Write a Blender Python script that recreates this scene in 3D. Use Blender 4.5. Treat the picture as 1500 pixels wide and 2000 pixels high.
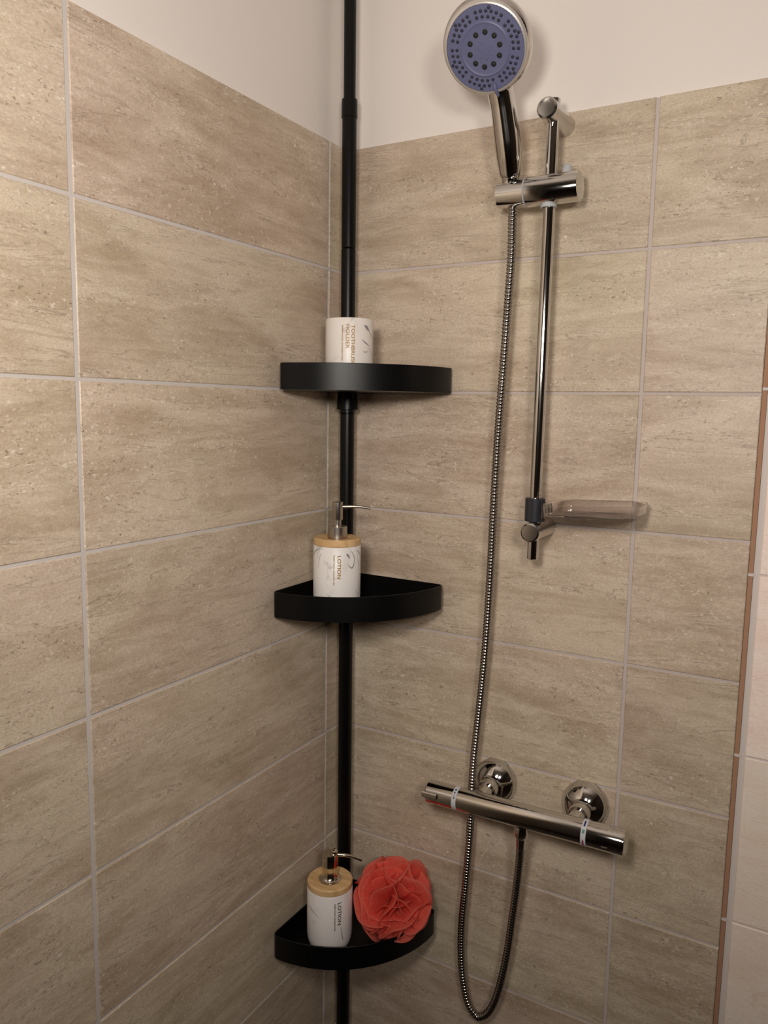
import bpy, math, random
from mathutils import Vector, Matrix
PI = math.pi
random.seed(7)
for o in list(bpy.data.objects): bpy.data.objects.remove(o)
C = bpy.context.scene
COL = C.collection

# ------------------------------------------------------------------ camera
cam = bpy.data.objects.new('camera', bpy.data.cameras.new('camera'))
COL.objects.link(cam)
cam.data.sensor_fit = 'VERTICAL'; cam.data.sensor_height = 36.0
cam.data.lens = 1536.23 * 36.0 / 2000.0
cam.data.clip_start = 0.01
YAW, PITCH, ROLL = 0.521524, 1.440956, 0.016694
cam.matrix_world = (Matrix.Translation((0.76192, -1.18353, 1.60529)) @ Matrix.Rotation(YAW, 4, 'Z')
                    @ Matrix.Rotation(PITCH, 4, 'X') @ Matrix.Rotation(ROLL, 4, 'Z'))
C.camera = cam

# ------------------------------------------------------------------ world, lamps, exposure
w = bpy.data.worlds.new('world'); C.world = w; w.use_nodes = True
w.node_tree.nodes['Background'].inputs[0].default_value = (1.0, 0.86, 0.72, 1)
w.node_tree.nodes['Background'].inputs[1].default_value = 0.02
def lamp(name, loc, aim, power, radius, col):
    """a mirror lamp behind the viewer, its soft cone shaped to dim the lower walls"""
    d = bpy.data.lights.new(name, 'SPOT'); d.energy = power; d.shadow_soft_size = radius; d.color = col
    d.spot_size = math.radians(150); d.spot_blend = 1.0
    o = bpy.data.objects.new(name, d); o.location = loc; COL.objects.link(o)
    o.rotation_euler = (Vector(aim) - Vector(loc)).to_track_quat('-Z', 'Y').to_euler(); return o
WARM = (1.0, 0.92, 0.84)
lamp('mirror_spot', (0.60, -1.22, 1.80), (0.10, -.25, 1.80), 22.0, 0.08, WARM)
lamp('mirror_spot', (1.05, -1.33, 1.80), (0.50, 0.0, 1.80), 16.5, 0.08, WARM)
C.view_settings.view_transform = 'Standard'; C.view_settings.look = 'None'
C.view_settings.gamma = 1.0; C.view_settings.use_curve_mapping = False
C.view_settings.exposure = 0.30

# ------------------------------------------------------------------ materials
def newmat(name):
    m = bpy.data.materials.new(name); m.use_nodes = True
    nt = m.node_tree; b = nt.nodes['Principled BSDF']; return m, nt, b
def srgb(r, g, b):
    f = lambda c: (c/255/12.92) if c/255 <= .04045 else ((c/255+.055)/1.055)**2.4
    return (f(r), f(g), f(b), 1)
def plain(name, col, rough=.5, metal=0.0, bump=0.0, bscale=200, **kw):
    m, nt, b = newmat(name)
    b.inputs['Base Color'].default_value = col; b.inputs['Roughness'].default_value = rough
    b.inputs['Metallic'].default_value = metal
    for k, v in kw.items(): b.inputs[k].default_value = v
    if bump:
        tc = nt.nodes.new('ShaderNodeTexCoord'); n = nt.nodes.new('ShaderNodeTexNoise'); n.inputs['Scale'].default_value = bscale
        bp = nt.nodes.new('ShaderNodeBump'); bp.inputs['Strength'].default_value = bump; bp.inputs['Distance'].default_value = .001
        nt.links.new(tc.outputs['Object'], n.inputs['Vector']); nt.links.new(n.outputs['Fac'], bp.inputs['Height'])
        nt.links.new(bp.outputs['Normal'], b.inputs['Normal'])
    return m
class G:
    """small node-graph helper"""
    def __init__(s, nt): s.nt = nt
    def n(s, t, **kw):
        x = s.nt.nodes.new(t)
        for k, v in kw.items(): setattr(x, k, v)
        return x
    def l(s, a, b): s.nt.links.new(a, b)
    def noise(s, vec, scale, detail=4, rough=.55, stretch=(1, 1, 1), rot=0.0, dist=0.0):
        mp = s.n('ShaderNodeMapping'); mp.inputs['Scale'].default_value = stretch; mp.inputs['Rotation'].default_value = (0, rot, 0)
        s.l(vec, mp.inputs['Vector'])
        n = s.n('ShaderNodeTexNoise'); n.inputs['Scale'].default_value = scale; n.inputs['Detail'].default_value = detail
        n.inputs['Roughness'].default_value = rough; n.inputs['Distortion'].default_value = dist
        s.l(mp.outputs[0], n.inputs['Vector']); return n.outputs['Fac']
    def ramp(s, fac, a, b, lo=0.0, hi=1.0):
        r = s.n('ShaderNodeMapRange'); r.clamp = True
        r.inputs[1].default_value = a; r.inputs[2].default_value = b; r.inputs[3].default_value = lo; r.inputs[4].default_value = hi
        s.l(fac, r.inputs[0]); return r.outputs[0]
    def math(s, op, a, b=None):
        m = s.n('ShaderNodeMath', operation=op)
        for i, v in enumerate((a, b)):
            if v is None: continue
            if isinstance(v, (int, float)): m.inputs[i].default_value = v
            else: s.l(v, m.inputs[i])
        return m.outputs[0]
    def mix(s, fac, a, b):
        m = s.n('ShaderNodeMix', data_type='RGBA')
        for i, v in ((0, fac), (6, a), (7, b)):
            if isinstance(v, (int, float)): m.inputs[i].default_value = v
            elif isinstance(v, tuple): m.inputs[i].default_value = v
            else: s.l(v, m.inputs[i])
        return m.outputs[2]

def tile_material(name, A, B, dark, light, speck=1.0, rough=.42):
    m, nt, b = newmat(name); g = G(nt)
    tc = g.n('ShaderNodeTexCoord'); oi = g.n('ShaderNodeObjectInfo')
    mul = g.math('MULTIPLY', oi.outputs['Random'], 37.0)
    cmb = g.n('ShaderNodeCombineXYZ'); g.l(mul, cmb.inputs[0]); g.l(mul, cmb.inputs[1]); g.l(mul, cmb.inputs[2])
    add = g.n('ShaderNodeVectorMath', operation='ADD'); g.l(tc.outputs['Object'], add.inputs[0]); g.l(cmb.outputs[0], add.inputs[1])
    v = add.outputs[0]
    R = .13
    cloud = g.noise(v, 5.0, 5, .6, (.9, 1, 2.6), R, .8)
    band = g.noise(v, 9.0, 6, .62, (.6, 1, 4.2), R, 1.3)
    fine = g.noise(v, 70.0, 5, .68, (.7, 1, 1.7), R, .5)
    grain = g.noise(v, 420.0, 2, .6, (.7, 1, 1.2), R)
    mask = g.ramp(g.noise(v, 9.0, 3, .5, (.7, 1, 2.2), R, .6), .44, .62)
    f = g.math('ADD', g.math('MULTIPLY', cloud, .50), g.math('ADD', g.math('MULTIPLY', band, .42), g.math('MULTIPLY', fine, .13)))
    col = g.mix(g.ramp(f, .41, .59), B, A)
    # thin dark sediment lines
    vein = g.noise(v, 5.5, 7, .66, (.5, 1, 3.6), R + .1, 1.2)
    vl = g.ramp(g.math('ABSOLUTE', g.math('SUBTRACT', vein, .5)), 0.0, .013, .55, 0.0)
    col = g.mix(g.math('MULTIPLY', vl, g.ramp(band, .40, .6)), col, dark)
    # light scratches
    sc = g.noise(v, 14.0, 4, .6, (.8, 1, 1.6), -.5, 1.6)
    sl = g.ramp(g.math('ABSOLUTE', g.math('SUBTRACT', sc, .5)), 0.0, .008, .45, 0.0)
    col = g.mix(g.math('MULTIPLY', sl, g.ramp(cloud, .46, .62)), col, light)
    # pits and light flecks
    p = g.noise(v, 230.0, 3, .6, (.6, 1, 1.15), R, .6)
    pit = g.math('MULTIPLY', g.ramp(p, .61, .70), g.ramp(mask, 0, 1, .24, .95))
    col = g.mix(g.math('MULTIPLY', pit, .75 * speck), col, dark)
    q = g.noise(v, 210.0, 3, .6, (.75, 1, 1.1), R, .6)
    fl = g.math('MULTIPLY', g.ramp(q, .58, .70), g.ramp(mask, 0, 1, .30, .95))
    col = g.mix(g.math('MULTIPLY', fl, .8 * speck), col, light)
    col = g.mix(g.ramp(grain, .35, .65, 0.0, .24), col, dark)
    # tint drift between tiles and across them
    tint = g.noise(v, 2.2, 2, .5)
    hs = g.n('ShaderNodeHueSaturation')
    g.l(g.ramp(tint, .3, .7, .485, .512), hs.inputs['Hue']); g.l(g.ramp(oi.outputs['Random'], 0, 1, .95, 1.05), hs.inputs['Value'])
    hs.inputs['Saturation'].default_value = 1.0; g.l(col, hs.inputs['Color'])
    g.l(hs.outputs[0], b.inputs['Base Color'])
    g.l(g.ramp(fine, .3, .7, rough - .05, rough + .12), b.inputs['Roughness'])
    h = g.math('SUBTRACT', g.math('ADD', g.math('MULTIPLY', fine, .5), g.math('MULTIPLY', fl, .25)), g.math('MULTIPLY', pit, .8))
    bp = g.n('ShaderNodeBump'); bp.inputs['Strength'].default_value = .35; bp.inputs['Distance'].default_value = .0012
    g.l(h, bp.inputs['Height']); g.l(bp.outputs[0], b.inputs['Normal'])
    return m
M = {}
M['tile'] = tile_material('travertine_tile', srgb(215, 199, 178), srgb(184, 165, 142), srgb(112, 94, 76), srgb(244, 233, 216))
M['cream'] = tile_material('cream_tile', srgb(252, 239, 228), srgb(248, 229, 214), srgb(216, 190, 172), srgb(255, 250, 244), .35, .3)
M['grout'] = plain('grout', srgb(200, 194, 190), .85, bump=.3, bscale=400)
M['grout_grey'] = plain('grey_grout', srgb(194, 183, 178), .85, bump=.3, bscale=400)
M['grout_white'] = plain('white_grout', srgb(212, 203, 198), .8, bump=.3, bscale=400)
M['terracotta'] = plain('terracotta_edge', srgb(168, 127, 100), .75, bump=.4, bscale=300)
M['paint'] = plain('white_paint', srgb(231, 224, 218), .7, bump=.25, bscale=90)
M['black'] = plain('black_powder_coat', (.0022, .0022, .0024, 1), .36, bump=.06, bscale=1500, **{'Specular IOR Level': .25})
M['pole'] = plain('black_pole_coat', (.0022, .0022, .0024, 1), .34, **{'Specular IOR Level': .25})
M['chrome'] = plain('chrome', (.62, .605, .58, 1), .08, 1.0)
M['chrome_soft'] = plain('chrome_soft', (.58, .56, .535, 1), .2, 1.0)
M['hose'] = plain('hose_steel', (.36, .335, .31, 1), .2, 1.0)
M['hose_dark'] = plain('hose_gap', (.05, .045, .04, 1), .5, .6)
M['steel'] = plain('brushed_steel', (.52, .47, .42, 1), .3, 1.0)
M['pump_chrome'] = plain('warm_chrome', (.66, .60, .50, 1), .14, 1.0)
M['violet'] = plain('violet_plate', srgb(98, 101, 134), .45)
M['violet_dark'] = plain('violet_nozzle', srgb(44, 44, 60), .5)
M['nozzle_black'] = plain('black_nozzle', (.008, .008, .008, 1), .5)
M['silver_ring'] = plain('silver_plastic', (.62, .58, .53, 1), .35, .5)
M['grey_plastic'] = plain('grey_plastic', srgb(180, 182, 186), .35)
M['ring_plastic'] = plain('ring_plastic', srgb(205, 208, 214), .3)
M['dark_grey'] = plain('dark_grey_plastic', (.022, .024, .029, 1), .3)
M['gold'] = plain('gold_print', srgb(164, 126, 58), .45)
M['grey_print'] = plain('grey_print', srgb(84, 78, 72), .5)
M['blue'] = plain('blue_mark', srgb(40, 55, 110), .5)
M['red'] = plain('red_mark', srgb(150, 40, 60), .5)
M['green'] = plain('green_mark', srgb(90, 135, 130), .5)
M['dim_wall'] = plain('dim_wall', srgb(84, 73, 64), .6, bump=.2, bscale=60)
M['door'] = plain('door_wood', srgb(92, 66, 46), .5, bump=.2, bscale=60)
M['floor'] = plain('floor_tile', srgb(70, 60, 52), .5, bump=.2, bscale=60)
def marble(name, off, amount, seed_col):
    m, nt, b = newmat(name); g = G(nt)
    tc = g.n('ShaderNodeTexCoord'); add = g.n('ShaderNodeVectorMath', operation='ADD')
    g.l(tc.outputs['Object'], add.inputs[0]); add.inputs[1].default_value = off; v = add.outputs[0]
    n = g.noise(v, 11.0, 5, .6, (1, 1, .6), .5, 1.6)
    vein = g.ramp(g.math('ABSOLUTE', g.math('SUBTRACT', n, .5)), 0.0, .035, 1.0, 0.0)
    mk = g.ramp(g.noise(v, 16.0, 2, .5), .52, .68)
    soft = g.ramp(g.noise(v, 22.0, 4, .6, (1, 1, .5), .7, .8), .55, .75, 0, .25)
    f = g.math('ADD', g.math('MULTIPLY', g.math('MULTIPLY', vein, mk), amount), g.math('MULTIPLY', soft, amount))
    g.l(g.mix(f, seed_col, srgb(120, 118, 122)), b.inputs['Base Color']); b.inputs['Roughness'].default_value = .38
    return m
M['marble_cup'] = marble('marble_cup', (3.1, .4, .7), .7, srgb(236, 230, 224))
M['marble_bottle'] = marble('marble_bottle', (1.3, 2.2, .1), .75, srgb(236, 233, 230))
M['marble_lower'] = marble('marble_lower', (5.7, 1.1, 2.3), .55, srgb(232, 228, 226))
def wood():
    m, nt, b = newmat('bamboo'); g = G(nt); tc = g.n('ShaderNodeTexCoord')
    n = g.noise(tc.outputs['Object'], 40.0, 4, .6, (.3, 3, 1), 0, .4)
    g.l(g.mix(g.ramp(n, .35, .65), srgb(204, 166, 116), srgb(226, 190, 140)), b.inputs['Base Color']); b.inputs['Roughness'].default_value = .45
    return m
M['wood'] = wood()
def clear():
    m, nt, b = newmat('clear_plastic')
    b.inputs['Base Color'].default_value = (.93, .90, .90, 1); b.inputs['Roughness'].default_value = .06
    b.inputs['Transmission Weight'].default_value = 1.0; b.inputs['IOR'].default_value = 1.45
    return m
M['clear'] = clear()
def netting():
    m = bpy.data.materials.new('coral_netting'); m.use_nodes = True; nt = m.node_tree; nt.nodes.clear(); g = G(nt)
    tc = g.n('ShaderNodeTexCoord')
    n = g.noise(tc.outputs['UV'], 26.0, 2, .5, (1, 1, 1))
    col = g.mix(g.ramp(n, .35, .65), (.98, .17, .13, 1), (1.0, .29, .21, 1))
    uv = g.n('ShaderNodeSeparateXYZ'); g.l(tc.outputs['UV'], uv.inputs[0])
    col = g.mix(g.ramp(g.math('ABSOLUTE', g.math('SUBTRACT', uv.outputs[1], .5)), .0, .16, .55, 0.0), col, (1.0, .42, .33, 1))  # painted highlight: paler coral along the outer edge of each fold
    d = g.n('ShaderNodeBsdfDiffuse'); t = g.n('ShaderNodeBsdfTranslucent'); tr = g.n('ShaderNodeBsdfTransparent')
    g.l(col, d.inputs[0]); g.l(col, t.inputs[0]); tr.inputs[0].default_value = (1, .9, .88, 1)
    mx = g.n('ShaderNodeMixShader'); mx.inputs[0].default_value = .45; g.l(d.outputs[0], mx.inputs[1]); g.l(t.outputs[0], mx.inputs[2])
    # the net's open weave, finer than a pixel: 30 % holes, closed along the hems
    hem = g.ramp(g.math('ABSOLUTE', g.math('SUBTRACT', uv.outputs[1], .5)), .36, .48, .36, .02)
    m2 = g.n('ShaderNodeMixShader'); g.l(hem, m2.inputs[0]); g.l(mx.outputs[0], m2.inputs[1]); g.l(tr.outputs[0], m2.inputs[2])
    out = g.n('ShaderNodeOutputMaterial'); g.l(m2.outputs[0], out.inputs[0]); return m
M['net'] = netting()

# ------------------------------------------------------------------ mesh helpers
class MB:
    def __init__(s): s.v = []; s.f = []; s.uv = None
    def add(s, verts, faces):
        o = len(s.v); s.v += [tuple(p) for p in verts]; s.f += [tuple(i + o for i in f) for f in faces]; return s
    def box(s, a, b):
        (x0, y0, z0), (x1, y1, z1) = a, b
        return s.add([(x0,y0,z0),(x1,y0,z0),(x1,y1,z0),(x0,y1,z0),(x0,y0,z1),(x1,y0,z1),(x1,y1,z1),(x0,y1,z1)],
                     [(0,3,2,1),(4,5,6,7),(0,1,5,4),(1,2,6,5),(2,3,7,6),(3,0,4,7)])
    def lathe(s, prof, origin=(0,0,0), axis=(0,0,1), seg=40, xdir=None, rib=None):
        """prof: list of (radius, height along axis); radius 0 closes the end"""
        ax = Vector(axis).normalized(); X = Vector(xdir) if xdir else (Vector((1,0,0)) if abs(ax.x) < .8 else Vector((0,1,0)))
        X = (X - ax * X.dot(ax)).normalized(); Y = ax.cross(X); O = Vector(origin)
        rows = []; base = len(s.v); vs = []; fs = []
        for r, h in prof:
            if r <= 1e-7: rows.append([len(vs)]); vs.append(O + ax * h)
            else:
                row = []
                for k in range(seg):
                    a = 2 * PI * k / seg; rr = r + (rib if rib and k % 2 else 0)
                    row.append(len(vs)); vs.append(O + ax * h + X * (rr * math.cos(a)) + Y * (rr * math.sin(a)))
                rows.append(row)
        for A, B in zip(rows[:-1], rows[1:]):
            for k in range(seg):
                j = (k + 1) % seg
                if len(A) == 1 and len(B) == 1: continue
                if len(A) == 1: fs.append((A[0], B[j], B[k]))
                elif len(B) == 1: fs.append((A[k], A[j], B[0]))
                else: fs.append((A[k], A[j], B[j], B[k]))
        s.add(vs, fs); return s
    def tube(s, pts, radii, seg=16, cap=True, flat=None):
        P = [Vector(p) for p in pts]; n = len(P)
        if isinstance(radii, (int, float)): radii = [radii] * n
        T = [(P[min(i+1, n-1)] - P[max(i-1, 0)]).normalized() for i in range(n)]
        ref = Vector((0, 1, 0)) if abs(T[0].y) < .9 else Vector((1, 0, 0))
        X = (ref - T[0] * ref.dot(T[0])).normalized(); vs = []; fs = []
        for i in range(n):
            X = (X - T[i] * X.dot(T[i])).normalized(); Y = T[i].cross(X)
            for k in range(seg):
                a = 2 * PI * k / seg; r = radii[i]
                vs.append(P[i] + X * (r * math.cos(a)) + Y * (r * math.sin(a)))
        for i in range(n - 1):
            for k in range(seg):
                j = (k + 1) % seg; fs.append((i*seg+k, i*seg+j, (i+1)*seg+j, (i+1)*seg+k))
        if cap:
            fs.append(tuple(reversed(range(seg)))); fs.append(tuple((n-1)*seg + k for k in range(seg)))
        s.add(vs, fs); return s
    def obj(s, name, mat, parent=None, smooth=True, angle=35, keep=True):
        me = bpy.data.meshes.new(name); me.from_pydata(s.v, [], s.f); me.update()
        me.materials.append(M[mat] if isinstance(mat, str) else mat)
        if smooth:
            me.shade_smooth(); me.set_sharp_from_angle(angle=math.radians(angle))
        o = bpy.data.objects.new(name, me); COL.objects.link(o)
        if parent is not None: attach(o, parent)
        return o
def root_of(o):
    m = Matrix.Translation(o.location)
    return root_of(o.parent) @ m if o.parent else m
def attach(o, parent):
    """child meshes are written in world coordinates: undo the parent's place"""
    o.parent = parent; o.matrix_parent_inverse = Matrix.Translation(-root_of(parent).translation) if parent.type == 'EMPTY' else Matrix.Identity(4)
def thing(name, label, cat, loc, group=None):
    o = bpy.data.objects.new(name, None); o.empty_display_size = .03; o.location = loc; COL.objects.link(o)
    o['label'] = label; o['category'] = cat
    if group: o['group'] = group
    return o
def struct(o, label, cat):
    o['kind'] = 'structure'; o['label'] = label; o['category'] = cat; return o
def catmull(P, n):
    P = [Vector(p) for p in P]; out = []
    for i in range(len(P) - 1):
        a, b, c, d = P[max(i-1, 0)], P[i], P[i+1], P[min(i+2, len(P)-1)]
        for k in range(n):
            t = k / n; out.append(.5*((2*b)+(c-a)*t+(2*a-5*b+4*c-d)*t*t+(3*b-a-3*c+d)*t**3))
    out.append(P[-1]); return out
def resample(P, step):
    L = [0]
    for a, b in zip(P[:-1], P[1:]): L.append(L[-1] + (b - a).length)
    n = max(2, int(L[-1] / step)); out = []; j = 0
    for i in range(n + 1):
        s_ = L[-1] * i / n
        while j < len(L) - 2 and L[j+1] < s_: j += 1
        t = (s_ - L[j]) / max(1e-9, L[j+1] - L[j]); out.append(P[j].lerp(P[j+1], min(1, t)))
    return out

# ------------------------------------------------------------------ room shell
ZT, H = 2.04, 0.203          # top of the tiling, course height
XD = 0.6665                  # where the beige tiling ends on the back wall
RX, RY, CH = 2.10, -3.60, 2.52
def tile_mesh(wd, ht, name='tile', d=.0055, bev=.0011):
    a, b = wd/2, ht/2
    v = []
    for (x, z, y) in ((a, b, d), (a, b, bev), (a-bev, b-bev, 0)):
        v += [(-x, y, -z), (x, y, -z), (x, y, z), (-x, y, z)]
    f = [(8, 9, 10, 11), (0, 3, 2, 1)]
    for L in (0, 4):
        for k in range(4): f.append((L+k, L+(k+1) % 4, L+4+(k+1) % 4, L+4+k))
    me = bpy.data.meshes.new(name); me.from_pydata(v, [], f); me.update(); return me
_cache = {}
def put_tile(parent, cx, cz, wd, ht, mat, left=False, depth=0.0, name='tile'):
    key = (round(wd, 4), round(ht, 4), mat)
    if key not in _cache:
        me = tile_mesh(wd, ht); me.materials.append(M[mat]); _cache[key] = me
    o = bpy.data.objects.new(name, _cache[key]); COL.objects.link(o); o.parent = parent
    jit = random.uniform(-.0003, .0003)
    if left: o.location = (depth + jit, cx, cz); o.rotation_euler = (0, 0, PI/2)
    else: o.location = (cx, depth + jit, cz)
    return o
wall_left = struct(MB().box((-.10, RY, 0), (-.007, .10, CH)).obj('wall_left', 'paint', smooth=False),
                   'left shower wall, beige stone tiles below a white painted top', 'wall')
MB().box((-.0068, RY, 0), (-.0014, -.0014, ZT-.0008)).obj('grout', 'grout', wall_left, False)
wall_back = struct(MB().box((-.007, .007, 0), (XD, .10, CH)).obj('wall_back', 'paint', smooth=False),
                   'back shower wall with the chrome fittings, beige stone tiles below white paint', 'wall')
MB().box((.0, .0014, 0), (XD, .0068, ZT-.0008)).obj('grout', 'grout_grey', wall_back, False)
JA, JB, JC = -.5678, -.0569, .5080
ROWS = 10
for k in range(ROWS):
    zt, zb = ZT - k*H, ZT - (k+1)*H
    g_ = .0042
    zt2 = zt - (0 if k == 0 else g_/2); zb2 = zb + g_/2
    cz, ht = (zt2+zb2)/2, zt2-zb2
    for (y0, y1, ga, gb) in ((JA-.511*2, JA-.511, .005, .005), (JA-.511, JA, .005, .006), (JA, JB, .006, .0045), (JB, -.0005, .0045, 0)):
        put_tile(wall_left, (y0+ga/2+y1-gb/2)/2, cz, (y1-gb/2)-(y0+ga/2), ht, 'tile', True)
    for (x0, x1, ga, gb) in ((.0005, JC, 0, .005), (JC, XD, .005, 0)):
        put_tile(wall_back, (x0+ga/2+x1-gb/2)/2, cz, (x1-gb/2)-(x0+ga/2), ht, 'tile')
# cream-tiled continuation of the back wall, beyond the terracotta edge strip
wall_br = struct(MB().box((XD, .007, 0), (RX, .10, CH)).obj('wall_back_right', 'paint', smooth=False),
                 'wall with pale cream tiles beyond the brown edging strip', 'wall')
MB().box((.6735, .0022, 0), (RX, .0069, CH)).obj('grout', 'grout_white', wall_br, False)
CJ = [2.155, 1.898, 1.641, 1.386, 1.123, .869, .612, .355, .098]
for a, b in zip(CJ[:-1], CJ[1:]):
    for i in range(3):
        x0 = .6812 + i*.2033
        put_tile(wall_br, x0 + .1, (a+b)/2, .200, a-b-.003, 'cream', depth=.0004)
trim = bpy.data.objects.new('trim_1', None); COL.objects.link(trim)
struct(trim, 'thin terracotta brown edging strip between beige and cream tiles', 'trim')
CJ2 = CJ
for a, b in zip(CJ2[:-1], CJ2[1:]):
    MB().box((XD+.0006, .0006, b+.0022), (XD+.0066, .0068, a-.0022)).obj('edge_strip', 'terracotta', trim, False)
for z in CJ2[1:-1]:
    MB().box((XD+.0006, -.0002, z-.002), (XD+.0080, .0068, z+.002)).obj('grout_joint', 'grout_white', trim, False)
struct(MB().box((-.10, RY-.1, -.10), (RX+.1, .10, 0)).obj('floor', 'floor', smooth=False), 'dark beige tiled floor of the shower room', 'floor')
struct(MB().box((-.10, RY-.1, CH), (RX+.1, .10, CH+.1)).obj('ceiling', 'paint', smooth=False), 'white painted ceiling above the shower', 'ceiling')
struct(MB().box((RX, RY, 0), (RX+.1, .10, CH)).obj('wall_right', 'dim_wall', smooth=False), 'right wall of the bathroom opposite the left tiles', 'wall')
struct(MB().box((-.10, RY-.1, 0), (RX+.1, RY, CH)).obj('wall_front', 'dim_wall', smooth=False), 'front wall of the bathroom behind the viewer', 'wall')
dr = struct(MB().box((.55, RY+.0005, .001), (1.4, RY+.04, 2.05)).obj('unseen_door', 'door', smooth=False), 'unseen dark brown wooden door added in the front wall for dark chrome reflections', 'door')  # out of view, added so the chrome has something dark to reflect
hd = MB().tube([(.62, RY+.04, 1.05), (.62, RY+.085, 1.05), (.74, RY+.09, 1.05)], .009).obj('door_handle', 'chrome', dr)

# ------------------------------------------------------------------ corner caddy: tension pole with three shelves
P0, P1 = Vector((.0350, -.0395, 0.0)), Vector((.0279, -.0434, 2.52))
def pole_at(z): return P0.lerp(P1, z / 2.52)
caddy = thing('corner_caddy', 'black tension pole with three curved corner shelves standing in the tiled corner', 'shower caddy', (P0.x, P0.y, 0))
def pole_tube(name, z0, z1, r, mat='pole', ch=.0008):
    a, b = pole_at(z0), pole_at(z1)
    return MB().lathe([(0, 0), (r-ch, 0), (r, ch), (r, (b-a).length-ch), (r-ch, (b-a).length), (0, (b-a).length)], a, b-a, 32).obj(name, mat, caddy)
S1, S2, S3 = 1.6328, 1.2761, .6968
pole_tube('foot', 0.001, .02, .022); pole_tube('pole_tube', .02, S3+.002, .0124); pole_tube('pole_tube', S3+.0022, 1.245, .0124)
pole_tube('pole_tube', 1.2452, S2+.002, .0120); pole_tube('pole_tube', S2+.0022, 1.60, .0121); pole_tube('pole_tube', 1.595, 1.868, .0121)
pole_tube('pole_tube', 1.8695, 2.09, .0119); pole_tube('pole_tube', 2.09, 2.50, .0098); pole_tube('pole_cap', 2.50, 2.5195, .022)
a, b = pole_at(2.074), pole_at(2.104)
MB().lathe([(.0119, 0), (.0132, .0006), (.0130, .024), (.0125, .029), (.0098, .030)], a, b-a, 32).obj('collar', 'pole', caddy)
def sleeve(z, n=1.0):
    a, b = pole_at(z-.029), pole_at(z+.001)
    MB().lathe([(.0122, 0), (.0186*n, 0), (.0180*n, .004), (.0165*n, .030), (.0122, .030)], a, b-a, 32).obj('sleeve', 'pole', caddy)
sleeve(S1)
SR, SG, SH = .2033, .0609, .0404
def shelf(ox, oy, th, zb):
    # outline of a quarter-ish tray: corner, straight back edges, bulging front arc, rounded ends
    L = SR*math.sqrt(2); Rr = (L*L/4 + SG*SG)/(2*SG); mx, my = SR/2, -SR/2; nx, ny = .70711, -.70711
    c0 = (mx + nx*(SG-Rr), my + ny*(SG-Rr)); am = math.asin(L/2/Rr); base = math.atan2(ny, nx)
    arc_ = [(c0[0] + Rr*math.cos(base + am*t), c0[1] + Rr*math.sin(base + am*t)) for t in [-.93 + 1.86*i/40 for i in range(41)]]
    tip = lambda p0, pc, p1: [tuple((1-t)**2*p0[k] + 2*t*(1-t)*pc[k] + t*t*p1[k] for k in (0, 1)) for t in [i/6 for i in range(7)]]
    out = tip((0, -SR*.93), (0, -SR), arc_[0]) + arc_[1:-1] + tip(arc_[-1], (SR, 0), (SR*.93, 0))
    out += tip((.02, 0), (0, 0), (0, -.02))
    def inset(P, d):
        n = len(P); Q = []
        for i in range(n):
            a, b = Vector(P[i-1]), Vector(P[(i+1) % n]); t = (b - a)
            if t.length < 1e-9: t = Vector((1, 0))
            t.normalize(); Q.append((P[i][0] - t.y*d, P[i][1] + t.x*d))
        return Q
    n = len(out); inn = inset(out, .0022)
    m = MB(); vs = []
    for P, z in ((out, .0), (out, SH-.0006), (inset(out, .0006), SH), (inset(out, .0016), SH), (inn, SH-.0006), (inn, .0022)):
        vs += [(p[0], p[1], z) for p in P]
    fs = []
    for r in range(5):
        for k in range(n):
            j = (k+1) % n; fs.append((r*n+k, r*n+j, (r+1)*n+j, (r+1)*n+k))
    fs.append(tuple(reversed(range(n)))); fs.append(tuple(5*n + k for k in range(n)))
    c, s = math.cos(th), math.sin(th)
    vs = [(ox + c*x - s*y, oy + s*x + c*y, zb + z) for x, y, z in vs]
    m.add(vs, fs)
    return m.obj('shelf', 'black', caddy, angle=40)
shelf(.0072, -.0083, .0224, S1); shelf(.0061, -.0145, -.009, S2); shelf(.0124, -.0229, -.009, S3)

# ------------------------------------------------------------------ lettering bent round a cylinder
def text_mesh(txt, size):
    cu = bpy.data.curves.new('lettering', 'FONT'); cu.body = txt; cu.size = size; cu.offset = size*.022; cu.resolution_u = 3
    o = bpy.data.objects.new('lettering', cu); COL.objects.link(o); bpy.context.view_layer.update()
    me = bpy.data.meshes.new_from_object(o.evaluated_get(bpy.context.evaluated_depsgraph_get()))
    bpy.data.objects.remove(o); bpy.data.curves.remove(cu)
    vs = [tuple(v.co) for v in me.vertices]; fs = [tuple(p.vertices) for p in me.polygons]; bpy.data.meshes.remove(me); return vs, fs
def letter(parent, txt, height, length, axis_xy, radius, az, ztop, mat, name='lettering'):
    """line of text running DOWN the cylinder, tops of the letters to the right; az: azimuth of the baseline (radians)"""
    vs, fs = text_mesh(txt, 1.0)
    x0, x1 = min(v[0] for v in vs), max(v[0] for v in vs); caps = .729
    out = []
    for x, y, z in vs:
        run = (x - x0)/(x1 - x0)*length; up = y/caps*height
        a = az + up/radius
        out.append((axis_xy[0] + (radius+.00025)*math.cos(a), axis_xy[1] + (radius+.00025)*math.sin(a), ztop - run))
    return MB().add(out, fs).obj(name, mat, parent, False)

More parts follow.
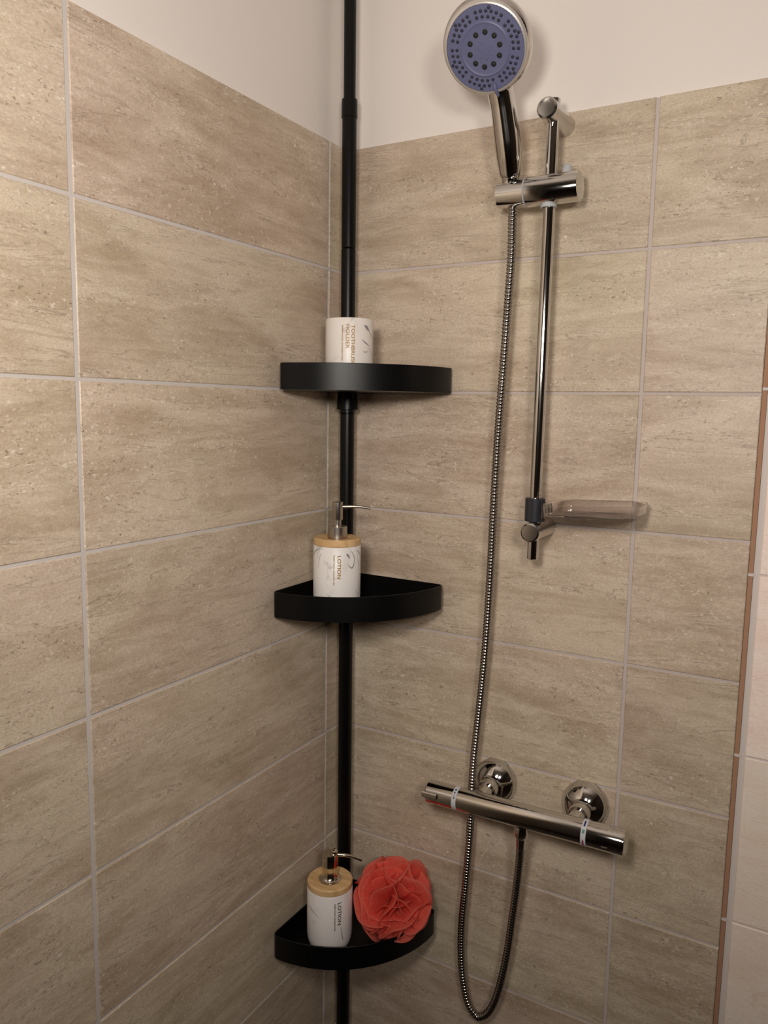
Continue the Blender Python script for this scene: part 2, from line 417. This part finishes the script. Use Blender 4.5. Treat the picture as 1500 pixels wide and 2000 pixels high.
# ------------------------------------------------------------------ toothbrush cup on the top shelf
CX, CY = .0792, -.1142
cup = thing('toothbrush_cup', 'white marbled toothbrush cup with gold lettering on the top black shelf', 'cup', (CX, CY, S1+.0024))
zb = S1 + .0024; r = .0376
MB().lathe([(0, 0), (r-.003, 0), (r-.001, .001), (r, .003), (r, .107), (r-.0008, .1084), (r-.0022, .1088), (r-.0036, .1080), (r-.004, .106), (r-.004, .005), (0, .005)],
           (CX, CY, zb), seg=64).obj('cup_body', 'marble_cup', cup)
def azv(x, y): return math.atan2(-1.1835 - y, .7619 - x)
az = azv(CX, CY)
letter(cup, 'TOOTHBRUSH', .0057, .0610, (CX, CY), r, az + .080, zb + .0975, 'gold')
letter(cup, 'HOLDER', .0057, .0365, (CX, CY), r, az - .145, zb + .0980, 'gold')
letter(cup, 'bathroom accessories', .0028, .0530, (CX, CY), r, az - .315, zb + .0965, 'gold', 'small_lettering')

# ------------------------------------------------------------------ lotion bottles
def bottle(x, y, z, r, mat, label, spin, pump, ink, group='marbled lotion dispensers'):
    t = thing('lotion_bottle', label, 'soap dispenser', (x, y, z), group)
    hb = .1100
    prof = [(0, 0), (r*.74, 0), (r*.80, .0025), (r*.885, .0085), (r*.95, .0155), (r*.985, .0215), (r, .028), (r, hb-.001), (r-.001, hb), (r-.006, hb), (0, hb-.001)]
    MB().lathe(prof, (x, y, z), seg=64).obj('bottle_body', mat, t, angle=50)
    zl = z + hb
    MB().lathe([(0, .0003), (r-.0012, .0003), (r-.0002, .0012), (r-.0002, .0098), (r-.0018, .0114), (r-.0050, .0116), (.0215, .0106), (.0205, .0094), (0, .0094)], (x, y, zl), seg=64).obj('wooden_collar', 'wood', t)
    za = zl + .0094
    d = Vector((math.cos(spin), math.sin(spin), 0)); s = Vector((-d.y, d.x, 0))
    pm = 'steel' if pump == 'tall' else 'pump_chrome'
    if pump == 'tall':
        pu = MB().lathe([(0, 0), (.0152, 0), (.0158, .0006), (.0158, .0190), (.0150, .0200), (.0062, .0203), (.0062, .030), (.0082, .0304), (.0085, .031), (.0085, .0585), (.0078, .0592), (0, .0592)], (x, y, za), seg=40).obj('pump', pm, t)
        pts = [Vector((x, y, za+.0505)) + d*q + Vector((0, 0, dz)) for q, dz in ((.006, .0005), (.020, .0012), (.036, .0008), (.049, -.0012), (.0525, -.0034))]
        MB().tube(catmull(pts, 5), [.0030 - .0012*min(1, i/16) for i in range(21)], 14).obj('spout', pm, pu)
    else:
        pu = MB().lathe([(0, 0), (.0190, 0), (.0190, .0022), (.0166, .0030), (.0150, .0042), (.0122, .0085), (.0113, .0125), (.0112, .0165), (.0128, .0172), (.0132, .018), (.0132, .0450), (.0124, .0468), (.0085, .0476), (0, .0476)], (x, y, za), seg=40).obj('pump', pm, t)
        MB().lathe([(0, -.003), (.0058, -.003), (.0064, 0), (.0060, .004), (.0035, .0062), (0, .0068)], Vector((x, y, za+.0475)) + d*.0060, (.25*d + Vector((0, 0, 1))), 24).obj('pump_button', pm, pu)
        pts = [Vector((x, y, za+.0420)) + d*q + Vector((0, 0, dz)) for q, dz in ((.010, .002), (.024, .0012), (.038, -.0022), (.050, -.0068), (.053, -.0085))]
        MB().tube(catmull(pts, 5), [.0032 - .0012*min(1, i/16) for i in range(21)], 14).obj('spout', pm, pu)
    return t
B2 = (.0734, -.1351); B3 = (.0767, -.1530); rb = .03825
b2 = bottle(*B2, S2+.0024, rb, 'marble_bottle', 'white marbled lotion bottle with gold lettering on the middle black shelf', math.radians(34), 'tall', 'gold')
b3 = bottle(*B3, S3+.0024, rb, 'marble_lower', 'white lotion bottle with grey lettering on the lowest shelf beside the coral bath puff', math.radians(31), 'short', 'grey')
az = azv(*B2); z0 = S2 + .0024
letter(b2, 'LOTION', .0058, .0370, B2, rb, az + .02, z0 + .0975, 'gold')
letter(b2, 'bathroom accessories', .0030, .0480, B2, rb, az - .15, z0 + .0980, 'gold', 'small_lettering')
az = azv(*B3); z0 = S3 + .0024
letter(b3, 'LOTION', .0062, .0400, B3, rb, az + .36, z0 + .0990, 'grey_print')
letter(b3, 'bathroom accessories', .0030, .0480, B3, rb, az + .20, z0 + .0980, 'grey_print', 'small_lettering')

def stroke(parent, pts, axis_xy, radius, a0, mat='vein'):
    """thin grey marble vein drawn on the glaze: pts = (angle from facing, height, half width)"""
    P = [Vector((p[0]*radius, p[1], p[2])) for p in pts]; Q = catmull(P, 5); out = []
    for i, q in enumerate(Q):
        d = (Q[min(i+1, len(Q)-1)] - Q[max(i-1, 0)]).xy.normalized(); nrm = Vector((-d.y, d.x))
        for sgn in (-1, 1):
            e_ = q.xy + nrm*q.z*sgn; a = a0 + e_.x/radius
            out.append((axis_xy[0] + (radius+.0001)*math.cos(a), axis_xy[1] + (radius+.0001)*math.sin(a), e_.y))
    MB().add(out, [(2*k, 2*k+2, 2*k+3, 2*k+1) for k in range(len(Q)-1)]).obj('marble_vein', mat, parent, False)
M['vein'] = plain('vein_grey', srgb(196, 191, 190), .4); M['vein_dark'] = plain('vein_dark_grey', srgb(150, 146, 147), .4)
def px_stroke(parent, P, uc, rp, zf, axis_xy, radius, mat='vein'):
    stroke(parent, [(math.asin(max(-.99, min(.99, du/rp))), z, w_) for du, z, w_ in P], axis_xy, radius, azv(*axis_xy), mat)
zc = S1 + .0024
for P, m_ in (([(28, zc+.0975, .0006), (32, zc+.0955, .0026), (35, zc+.0925, .0022), (38, zc+.0895, .0006)], 'vein_dark'),
              ([(36, zc+.0915, .0006), (41, zc+.0850, .0012), (45, zc+.079, .0008)], 'vein'),
              ([(24, zc+.0760, .0004), (31, zc+.0715, .0011), (38, zc+.0670, .0005)], 'vein_dark'),
              ([(26, zc+.0580, .0004), (31, zc+.0572, .0014), (36, zc+.0590, .0004)], 'vein'),
              ([(38, zc+.0640, .0004), (43, zc+.0560, .0008), (45, zc+.048, .0004)], 'vein')):
    px_stroke(cup, P, 0, 46.5, 0, (CX, CY), .0376, m_)
z2 = S2 + .0024
for P, m_ in (([(18, z2+.1000, .0012), (21, z2+.0970, .0018), (24, z2+.0920, .0004)], 'vein_dark'),
              ([(27, z2+.1040, .0004), (32, z2+.0950, .0007), (33, z2+.0860, .0007), (29, z2+.0770, .0012), (23, z2+.0800, .0005), (20, z2+.0850, .0003)], 'vein_dark'),
              ([(-45, z2+.092, .0005), (-42, z2+.1005, .0009), (-36, z2+.1055, .0005), (-27, z2+.1075, .0004)], 'vein_dark'),
              ([(-30, z2+.1, .0004), (-34, z2+.09, .0008), (-36, z2+.075, .0004)], 'vein'),
              ([(36, z2+.105, .0005), (42, z2+.099, .0013), (45, z2+.091, .0006)], 'vein'),
              ([(-18, z2+.035, .0005), (-8, z2+.028, .0016), (0, z2+.027, .0005)], 'vein')):
    px_stroke(b2, P, 0, 46, 0, B2, .03825, m_)
z3 = S3 + .0024
for P, m_ in (([(21, z3+.055, .0003), (23, z3+.045, .0008), (25, z3+.033, .0008), (26, z3+.0285, .0003)], 'vein_dark'),
              ([(-38, z3+.085, .0004), (-30, z3+.078, .0012), (-20, z3+.072, .0004)], 'vein')):
    px_stroke(b3, P, 0, 44, 0, B3, .03825, m_)

# ------------------------------------------------------------------ coral bath puff
PC = Vector((.1610, -.0890, .7725)); PR = .068
puff = thing('bath_puff', 'coral red ruffled netting bath puff lying on the lowest shelf', 'bath puff', (PC.x, PC.y, S3+.003))
rnd = random.Random(5)
def ruffle(q, roll, span, width, Ro, ph, inner=.12):
    """one gathered loop of tubular netting: tied at the middle, flaring to a rounded hem and folded back on itself"""
    q = q.normalized(); p0 = q.orthogonal().normalized(); p = Matrix.Rotation(roll, 3, q) @ p0; ax = q.cross(p)
    NS, NT = 30, 15; vs, fs, uv = [], [], []
    for a in range(NS + 1):
        th = (a/NS - .5)*span; edge = math.cos((a/NS - .5)*PI)**.35 if 0 < a < NS else 0.0
        for b in range(NT):
            t = b/(NT - 1); fold = math.sin(PI*t)**.6
            rr = Ro*(inner + (1-inner)*fold*(.72 + .28*edge))*(1 + .025*math.sin(7*th + ph))
            side = (t - .5)*width*(.35 + .65*fold) + .17*math.sin(2.4*th + ph)*fold + .075*math.sin(6.1*th + 2*ph)*fold
            d = (q*math.cos(th) + p*math.sin(th) + ax*side).normalized()
            vs.append(PC + d*rr); uv.append((a/NS, t))
    for a in range(NS):
        for b in range(NT - 1): fs.append((a*NT+b, (a+1)*NT+b, (a+1)*NT+b+1, a*NT+b+1))
    o = MB().add(vs, fs).obj('ruffle', 'net', puff, angle=180)
    lay = o.data.uv_layers.new(name='UVMap')
    for lp in o.data.loops: lay.data[lp.index].uv = uv[lp.vertex_index]
NR = 70
for i in range(NR):
    z = 1 - 2*(i + .5)/NR; a = i*2.39996
    q = Vector((math.sqrt(1-z*z)*math.cos(a), math.sqrt(1-z*z)*math.sin(a), z)) + Vector((rnd.gauss(0, .15), rnd.gauss(0, .15), rnd.gauss(0, .15)))
    ruffle(q, rnd.uniform(0, PI), rnd.uniform(1.2, 2.1), rnd.uniform(.05, .20), PR*rnd.uniform(.84, 1.07), rnd.uniform(0, 6.28))
for q, ro, sp, wd, k in (((.55, .35, .75), .4, 1.5, .35, 1.16), ((.75, .2, .45), 1.2, 1.6, .35, 1.10), ((.2, .3, .95), 2.2, 1.5, .3, 1.10)):   # the loose lobes at the top
    ruffle(Vector(q), ro, sp, wd, PR*k, rnd.uniform(0, 6))

lp_ = [Vector(v) for v in ((.196, -.066, .735), (.2030, -.0640, .7420), (.2065, -.0630, .7360), (.2050, -.0650, .7260), (.1985, -.0680, .7210), (.1930, -.0690, .7270))]
MB().tube(catmull(lp_, 6), .0008, 8).obj('hanging_loop', 'dark_grey', puff)

# ------------------------------------------------------------------ shower rail on the back wall
RXP, RYP = .3770, -.0575
rail = thing('shower_rail', 'vertical chrome shower rail with slider fixed to the back wall', 'shower rail', (RXP, 0, 1.384))
rr = .0086
MB().lathe([(0, 0), (rr-.0012, 0), (rr, .0012), (rr, .6545), (rr-.0012, .6557), (0, .6557)], (RXP-.0022, RYP, 1.3845), (.0042, 0, .65), 32).obj('rail_tube', 'chrome', rail)
MB().lathe([(0, 0), (.0140, 0), (.0140, .060), (.0146, .070), (.0140, .0805), (.0118, .0822), (0, .0826)], (RXP, -.0002, 1.4280), (0, -1, 0), 40).obj('wall_mount', 'chrome_soft', rail)
mt = MB().lathe([(0, 0), (.0155, 0), (.0150, .004), (.0150, .064), (.0150, .074), (.0146, .0815), (.0120, .0838), (0, .0845)], (RXP, -.0002, 2.0210), (0, -1, 0), 40).obj('wall_mount', 'chrome_soft', rail)
SZ = 1.9180; sy = -.0600
sl = MB().lathe([(0, 0), (.0200, 0), (.0206, .0008), (.0206, .0745), (.0196, .0765), (.0150, .0775), (0, .0778)], (.3455, sy, SZ), (1, 0, 0), 48).obj('slider', 'chrome', rail)
MB().lathe([(.0192, 0), (.0208, .0002), (.0208, .0016), (.0192, .0018)], (.3438, sy, SZ), (1, 0, 0), 48).obj('white_ring', 'grey_plastic', rail)
MB().lathe([(0, 0), (.0160, 0), (.0176, .0012), (.0192, .030), (.0196, .0424), (0, .0424)], (.3010, sy, SZ), (1, 0, 0), 48).obj('hand_shower_cradle', 'chrome', rail)
MB().lathe([(.0086, 0), (.0116, 0), (.0112, .006), (.0086, .0075)], (RXP, RYP, SZ-.0245), (0, 0, 1), 32).obj('rail_bush', 'grey_plastic', sl)
MB().lathe([(0, 0), (.0058, 0), (.0068, .006), (.0068, .016), (.0055, .0182), (0, .0186)], (.3975, sy+.012, SZ+.0165), (0, .25, 1), 28).obj('knob', 'grey_plastic', rail)

# ------------------------------------------------------------------ clear soap dish clipped on the rail
dish = thing('soap_dish', 'clear plastic soap dish clipped to the foot of the chrome shower rail', 'soap dish', (RXP, RYP, 1.4423))
MB().lathe([(.0089, 0), (.0140, 0), (.0150, .001), (.0150, .034), (.0140, .0352), (.0089, .0352)], (RXP-.0016, RYP, 1.4426), (0, 0, 1), 40).obj('clip', 'dark_grey', dish)
def stadium(x0, x1, y, hw, n=12, z=0.0):
    """rounded oblong, tighter corners at the clip end"""
    P = []; k0 = hw - .0518; ra, rc = .036 + k0, .026 + k0
    for cx_, cy_, r_, a0 in ((x1-ra, y-hw+ra, ra, -PI/2), (x1-ra, y+hw-ra, ra, 0), (x0+rc, y+hw-rc, rc, PI/2), (x0+rc, y-hw+rc, rc, PI)):
        for k in range(n+1): a = a0 + PI/2*k/n; P.append((cx_ + r_*math.cos(a), cy_ + r_*math.sin(a)))
    return P
def dish_mesh():
    m = MB(); x0, x1, y = RXP+.018, .5345, RYP+.001; zb = 1.4560; hgt = .0170
    n = None; vs = []; rings = [(.0480, 0), (.0492, .0010), (.0512, hgt-.0006), (.0518, hgt), (.0496, hgt), (.0492, hgt-.0006), (.0472, .0026), (.0460, .0022)]
    for hw, z in rings:
        d = hw - .0518
        P = stadium(x0 - d, x1 + d, y, hw); n = len(P)
        for p in P: vs.append((p[0], p[1], zb + z + (p[0]-x0)*.045))
    fs = []
    for r_ in range(len(rings)-1):
        for k in range(n): j = (k+1) % n; fs.append((r_*n+k, r_*n+j, (r_+1)*n+j, (r_+1)*n+k))
    fs.append(tuple(reversed(range(n)))); L = (len(rings)-1)*n; fs.append(tuple(L+k for k in range(n)))
    m.add(vs, fs); return m
MB.obj(dish_mesh(), 'tray', 'clear', dish, angle=40)
MB().box((RXP+.0125, RYP-.011, 1.4500), (RXP+.0200, RYP+.011, 1.4700)).obj('tongue', 'clear', dish, False)

# ------------------------------------------------------------------ hand shower
HC = Vector((.3161, -.1600, 2.0791)); camp = Vector((.76192, -1.18353, 1.60529))
Rt, Up = Vector((.8659, .5, .0166)), Vector((-.079, .1039, .9914))
vdir = (camp - HC).normalized(); down = (-.82*Up - .57*Rt)
N = (vdir*math.cos(.36) + (down - vdir*down.dot(vdir)).normalized()*math.sin(.36)).normalized()
hs = thing('hand_shower', 'chrome hand shower with round violet spray face held in the slider', 'shower head', (.3204, -.06, 1.937))
sx = (Up - N*Up.dot(N)).normalized(); sy_ = N.cross(sx)                 # sx = up on the face
head = MB().lathe([(.0530, -.0005), (.0575, -.0035), (.0598, -.009), (.0605, -.0145), (.0592, -.021), (.0540, -.0290), (.0440, -.0370), (.0300, -.0430), (.0150, -.0458), (0, -.0465)],
                  HC, N, 72).obj('head_shell', 'chrome', hs)
MB().lathe([(.0524, -.002), (.0526, .0006), (.0545, .0004), (.0568, -.0020), (.0572, -.0032), (.0545, -.004)], HC, N, 144, rib=-.00035).obj('grip_ring', 'silver_ring', hs, angle=60)
face = MB().lathe([(.0524, -.003), (.0524, -.0004), (.0515, .0006), (.0340, .0010), (.0330, .0018), (.0318, .0022), (.0305, .0018), (.0290, .0014), (.0150, .0026), (0, .0032)], HC, N, 72).obj('spray_face', 'violet', hs, angle=25)
def on_face(rad, deg, lift=0.0):
    a = math.radians(deg); return HC + sx*(rad*math.cos(a)) - sy_*(rad*math.sin(a)) + N*lift
FR = .0524
def facez(r_): return .0006 + (.0004 if r_ < .045 else 0) + (.0006 if r_ < .030 else 0)
dots = MB()
for c in range(6):
    cen = 19 + 60*c
    for rad, n, sp in ((.60, 4, 15.5), (.725, 5, 11.2), (.85, 6, 9.0), (.925, 1, 0)):
        for k in range(n):
            dg = cen + (k - (n-1)/2)*sp; p = on_face(rad*FR, dg, .0004)
            dots.lathe([(.0024, 0), (.0023, .0007), (.0016, .0010), (0, .0007)], p, N, 8)
o = dots.obj('nozzles', 'violet_dark', face, angle=60); o['kind'] = 'stuff'
for k in range(10):
    p = on_face(.395*FR, 36*k + 14, .0012)
    MB().lathe([(.0037, 0), (.0036, .0012), (.0027, .0015), (0, .0008)], p, N, 14).obj('jet_nozzle', 'nozzle_black', face)
small = MB()
for k in range(10): small.lathe([(.0007, 0), (.0006, .0006), (0, .0007)], on_face(.40*FR, 36*k + 32, .0012), N, 6)
for rad, dg in ((.10, 10), (.14, -18), (.05, 30), (.06, -40), (.17, 80), (.17, -75), (.2, 140), (.22, -140), (.24, 178), (.12, 120), (.12, -110)):
    small.lathe([(.0006, 0), (.0005, .0006), (0, .0007)], on_face(rad*FR, dg, .0024), N, 6)
o = small.obj('pin_holes', 'violet_dark', face); o['kind'] = 'stuff'
# mode lever tab
tb = MB(); pts = [on_face(r_, 176, l_) for r_, l_ in ((.043, .0012), (.050, .0022), (.056, .0010), (.0625, -.0040))]
tb.tube(catmull(pts, 4), [.0022]*13, 10).obj('mode_tab', 'violet', face)
hp = catmull([HC - N*.024 - sx*.028, (.3177,-.1180,2.0592),(.3179,-.1080,2.0453),(.3192,-.1000,2.0283),(.3203,-.0910,2.0072),(.3212,-.0810,1.9825),(.3211,-.0740,1.9658),(.3199,-.0660,1.9477),(.3198,-.0615,1.9354),(.3205,-.0600,1.9050)], 6)
rk = [.0190, .0200, .0182, .0176, .0182, .0190, .0186, .0162, .0130, .0100]
rads = []
for i in range(len(rk)-1):
    for k in range(6): t = k/6; rads.append(rk[i]*(1-t) + rk[i+1]*t)
rads.append(rk[-1])
MB().tube(hp, rads, 28).obj('handle', 'chrome', hs, angle=60)
MB().lathe([(.0098, 0), (.0120, .0005), (.0122, .0035), (.0112, .0045)], (.3204, -.0612, 1.9368), (-.05, -.25, 1), 28).obj('handle_collar', 'chrome', hs)

# ------------------------------------------------------------------ hose
HP = [(.3230,-.0590,1.9000),(.3238,-.0580,1.8317),(.3202,-.0560,1.7623),(.3165,-.0540,1.6855),(.3113,-.0520,1.5923),(.3081,-.0500,1.5218),(.3055,-.0480,1.4499),(.3025,-.0450,1.3378),(.2986,-.0430,1.2426),(.2931,-.0410,1.1645),(.2868,-.0400,1.0887),(.2830,-.0400,1.0394),(.2818,-.0410,.9977),(.2811,-.0410,.9436),(.2800,-.0400,.8964),(.2781,-.0400,.8580),(.2739,-.0380,.7963),(.2700,-.0360,.7488),(.2683,-.0340,.7014),(.2699,-.0330,.6630),(.2749,-.0330,.6265),(.2845,-.0330,.5918),(.2992,-.0340,.5776),(.3087,-.0350,.5789),(.3239,-.0370,.5962),(.3372,-.0400,.6298),(.3486,-.0440,.6791),(.3580,-.0480,.7368),(.3651,-.0540,.7937),(.3727,-.0620,.8507),(.3798,-.0735,.9070),(.3826,-.0800,.9300),(.3838,-.0825,.9400)]
hose = thing('shower_hose', 'ribbed metal shower hose looping from the hand shower down to the mixer', 'hose', (.3832, -.08, .93))
path = resample(catmull(HP, 8), .0053/8)
prof = [.0056, .0061, .0066, .0067, .0067, .0066, .0061, .0056]
MB().tube(path, [prof[i % 8] for i in range(len(path))], 14).obj('hose_tube', 'hose', hose, angle=80)
e = Vector(HP[-1]); e2 = Vector((.3856, -.0870, .9725)); dv = (e2 - e).normalized()
MB().lathe([(0, 0), (.0072, 0), (.0074, .002), (.0080, .022), (0, .022)], e - dv*.006, dv, 28).obj('hose_sleeve', 'chrome', hose)
MB().lathe([(0, 0), (.0078, 0), (.0100, .003), (.0112, .007), (.0114, .0165), (.0104, .0185), (0, .0185)], e + dv*.0125, dv, 28).obj('hose_nut', 'chrome', hose, angle=30)

# ------------------------------------------------------------------ thermostatic mixer
ML, MR_ = Vector((.2262, -.0885, .9885)), Vector((.5425, -.0885, .9935)); mx = (MR_ - ML).normalized(); LT = (MR_ - ML).length
mixer = thing('shower_mixer', 'chrome bar thermostatic shower mixer mounted on the back wall', 'mixer tap', (.385, 0, .991))
mr = .0183
def along(t): return ML + mx*t
t1, t2 = (along(0) - along(0)).length + .052, LT - .0575
MB().lathe([(0, 0), (mr, 0), (mr, t2-t1-.008), (0, t2-t1-.008)], along(t1+.004), mx, 56).obj('mixer_body', 'chrome', mixer)
hl = MB().lathe([(0, 0), (mr*.90, 0), (mr*.98, .0015), (mr*1.0, .004), (mr*1.0, t1-.004), (0, t1-.004)], along(0), mx, 56).obj('temperature_handle', 'chrome', mixer)
hr = MB().lathe([(0, 0), (mr*1.02, 0), (mr*1.04, .050), (mr*1.0, .0525), (mr*.93, .0535), (0, .0535)], along(t2+.004), mx, 56).obj('flow_handle', 'chrome', mixer)
rl = MB().lathe([(mr*.9, 0), (mr*1.025, .0003), (mr*1.025, .0077), (mr*.9, .008)], along(t1-.004), mx, 56).obj('marking_ring', 'ring_plastic', mixer)
r2 = MB().lathe([(mr*.9, 0), (mr*1.05, .0003), (mr*1.05, .0077), (mr*.9, .008)], along(t2-.004), mx, 56).obj('marking_ring', 'ring_plastic', mixer)
outv = Vector((0, -1, 0)); upv = mx.cross(outv); upv = -upv if upv.z < 0 else upv
def on_bar(t, deg, rad): a = math.radians(deg); return along(t) + (outv*math.cos(a) + upv*math.sin(a))*rad      # deg: up from straight out
def mark(t0, t1_, d0, d1, mat, parent, rad):
    vs = []; n = 5
    for k in range(n+1):
        d = d0 + (d1-d0)*k/n; vs += [on_bar(t0, d, rad), on_bar(t1_, d, rad)]
    return MB().add(vs, [(2*k, 2*k+1, 2*k+3, 2*k+2) for k in range(n)]).obj('mark', mat, parent, False)
ra = mr*1.025 + .0002
mark(t1-.0015, t1+.0012, 62, 72, 'blue', rl, ra); mark(t1-.0012, t1+.001, 46, 55, 'blue', rl, ra); mark(t1-.0012, t1+.0012, 22, 30, 'grey_print', rl, ra); mark(t1-.001, t1+.001, 34, 38, 'grey_print', rl, ra)
rb2 = mr*1.05 + .0002
mark(t2-.0014, t2+.0012, 52, 82, 'blue', r2, rb2); mark(t2-.002, t2+.002, 22, 38, 'green', r2, rb2); mark(t2-.0012, t2+.0012, -42, -8, 'red', r2, rb2)
# safety stop on the temperature handle, small stop on the flow handle
def nub(t, deg, L, W, Hh, parent, name):
    a = math.radians(deg); o_ = outv*math.cos(a) + upv*math.sin(a); s_ = mx.cross(o_)
    P = along(t); vs = []
    for (w_, h_) in ((W, mr-.003), (W, mr+Hh*.7), (W*.6, mr+Hh)):
        for (l, ww) in ((0, -w_), (L, -w_), (L, w_), (0, w_)): vs.append(P + mx*l + s_*ww + o_*h_)
    fs = [(0, 3, 2, 1), (8, 9, 10, 11)] + [(q+k, q+(k+1) % 4, q+4+(k+1) % 4, q+4+k) for q in (0, 4) for k in range(4)]
    return MB().add(vs, fs).obj(name, 'chrome_soft', parent, False)
nub(-.003, 8, .026, .0042, .0030, hl, 'stop_lever')
nub(LT-.031, -22, .009, .0028, .0022, hr, 'stop_button')
# wall unions
for xw in (.3086, .4603):
    ro = MB().lathe([(0, 0), (.0368, 0), (.0372, .003), (.0362, .008), (.0330, .0150), (.0270, .0220), (.0190, .0270), (.0165, .0285), (0, .0285)], (xw, -.0003, .9925), (0, -1, 0), 56).obj('wall_rosette', 'chrome', mixer, angle=45)
    MB().lathe([(0, 0), (.0150, 0), (.0162, .001), (.0162, .017), (.0150, .019), (.0125, .019), (.0125, .044), (0, .044)], (xw, -.028, .9918), (0, -1, 0), 24).obj('union_nut', 'chrome', mixer)
MB().lathe([(0, 0), (.0100, 0), (.0104, .0008), (.0104, .008), (0, .008)], Vector((.3862, -.0885, .9745)), (0, .05, -1), 28).obj('outlet', 'chrome', mixer)
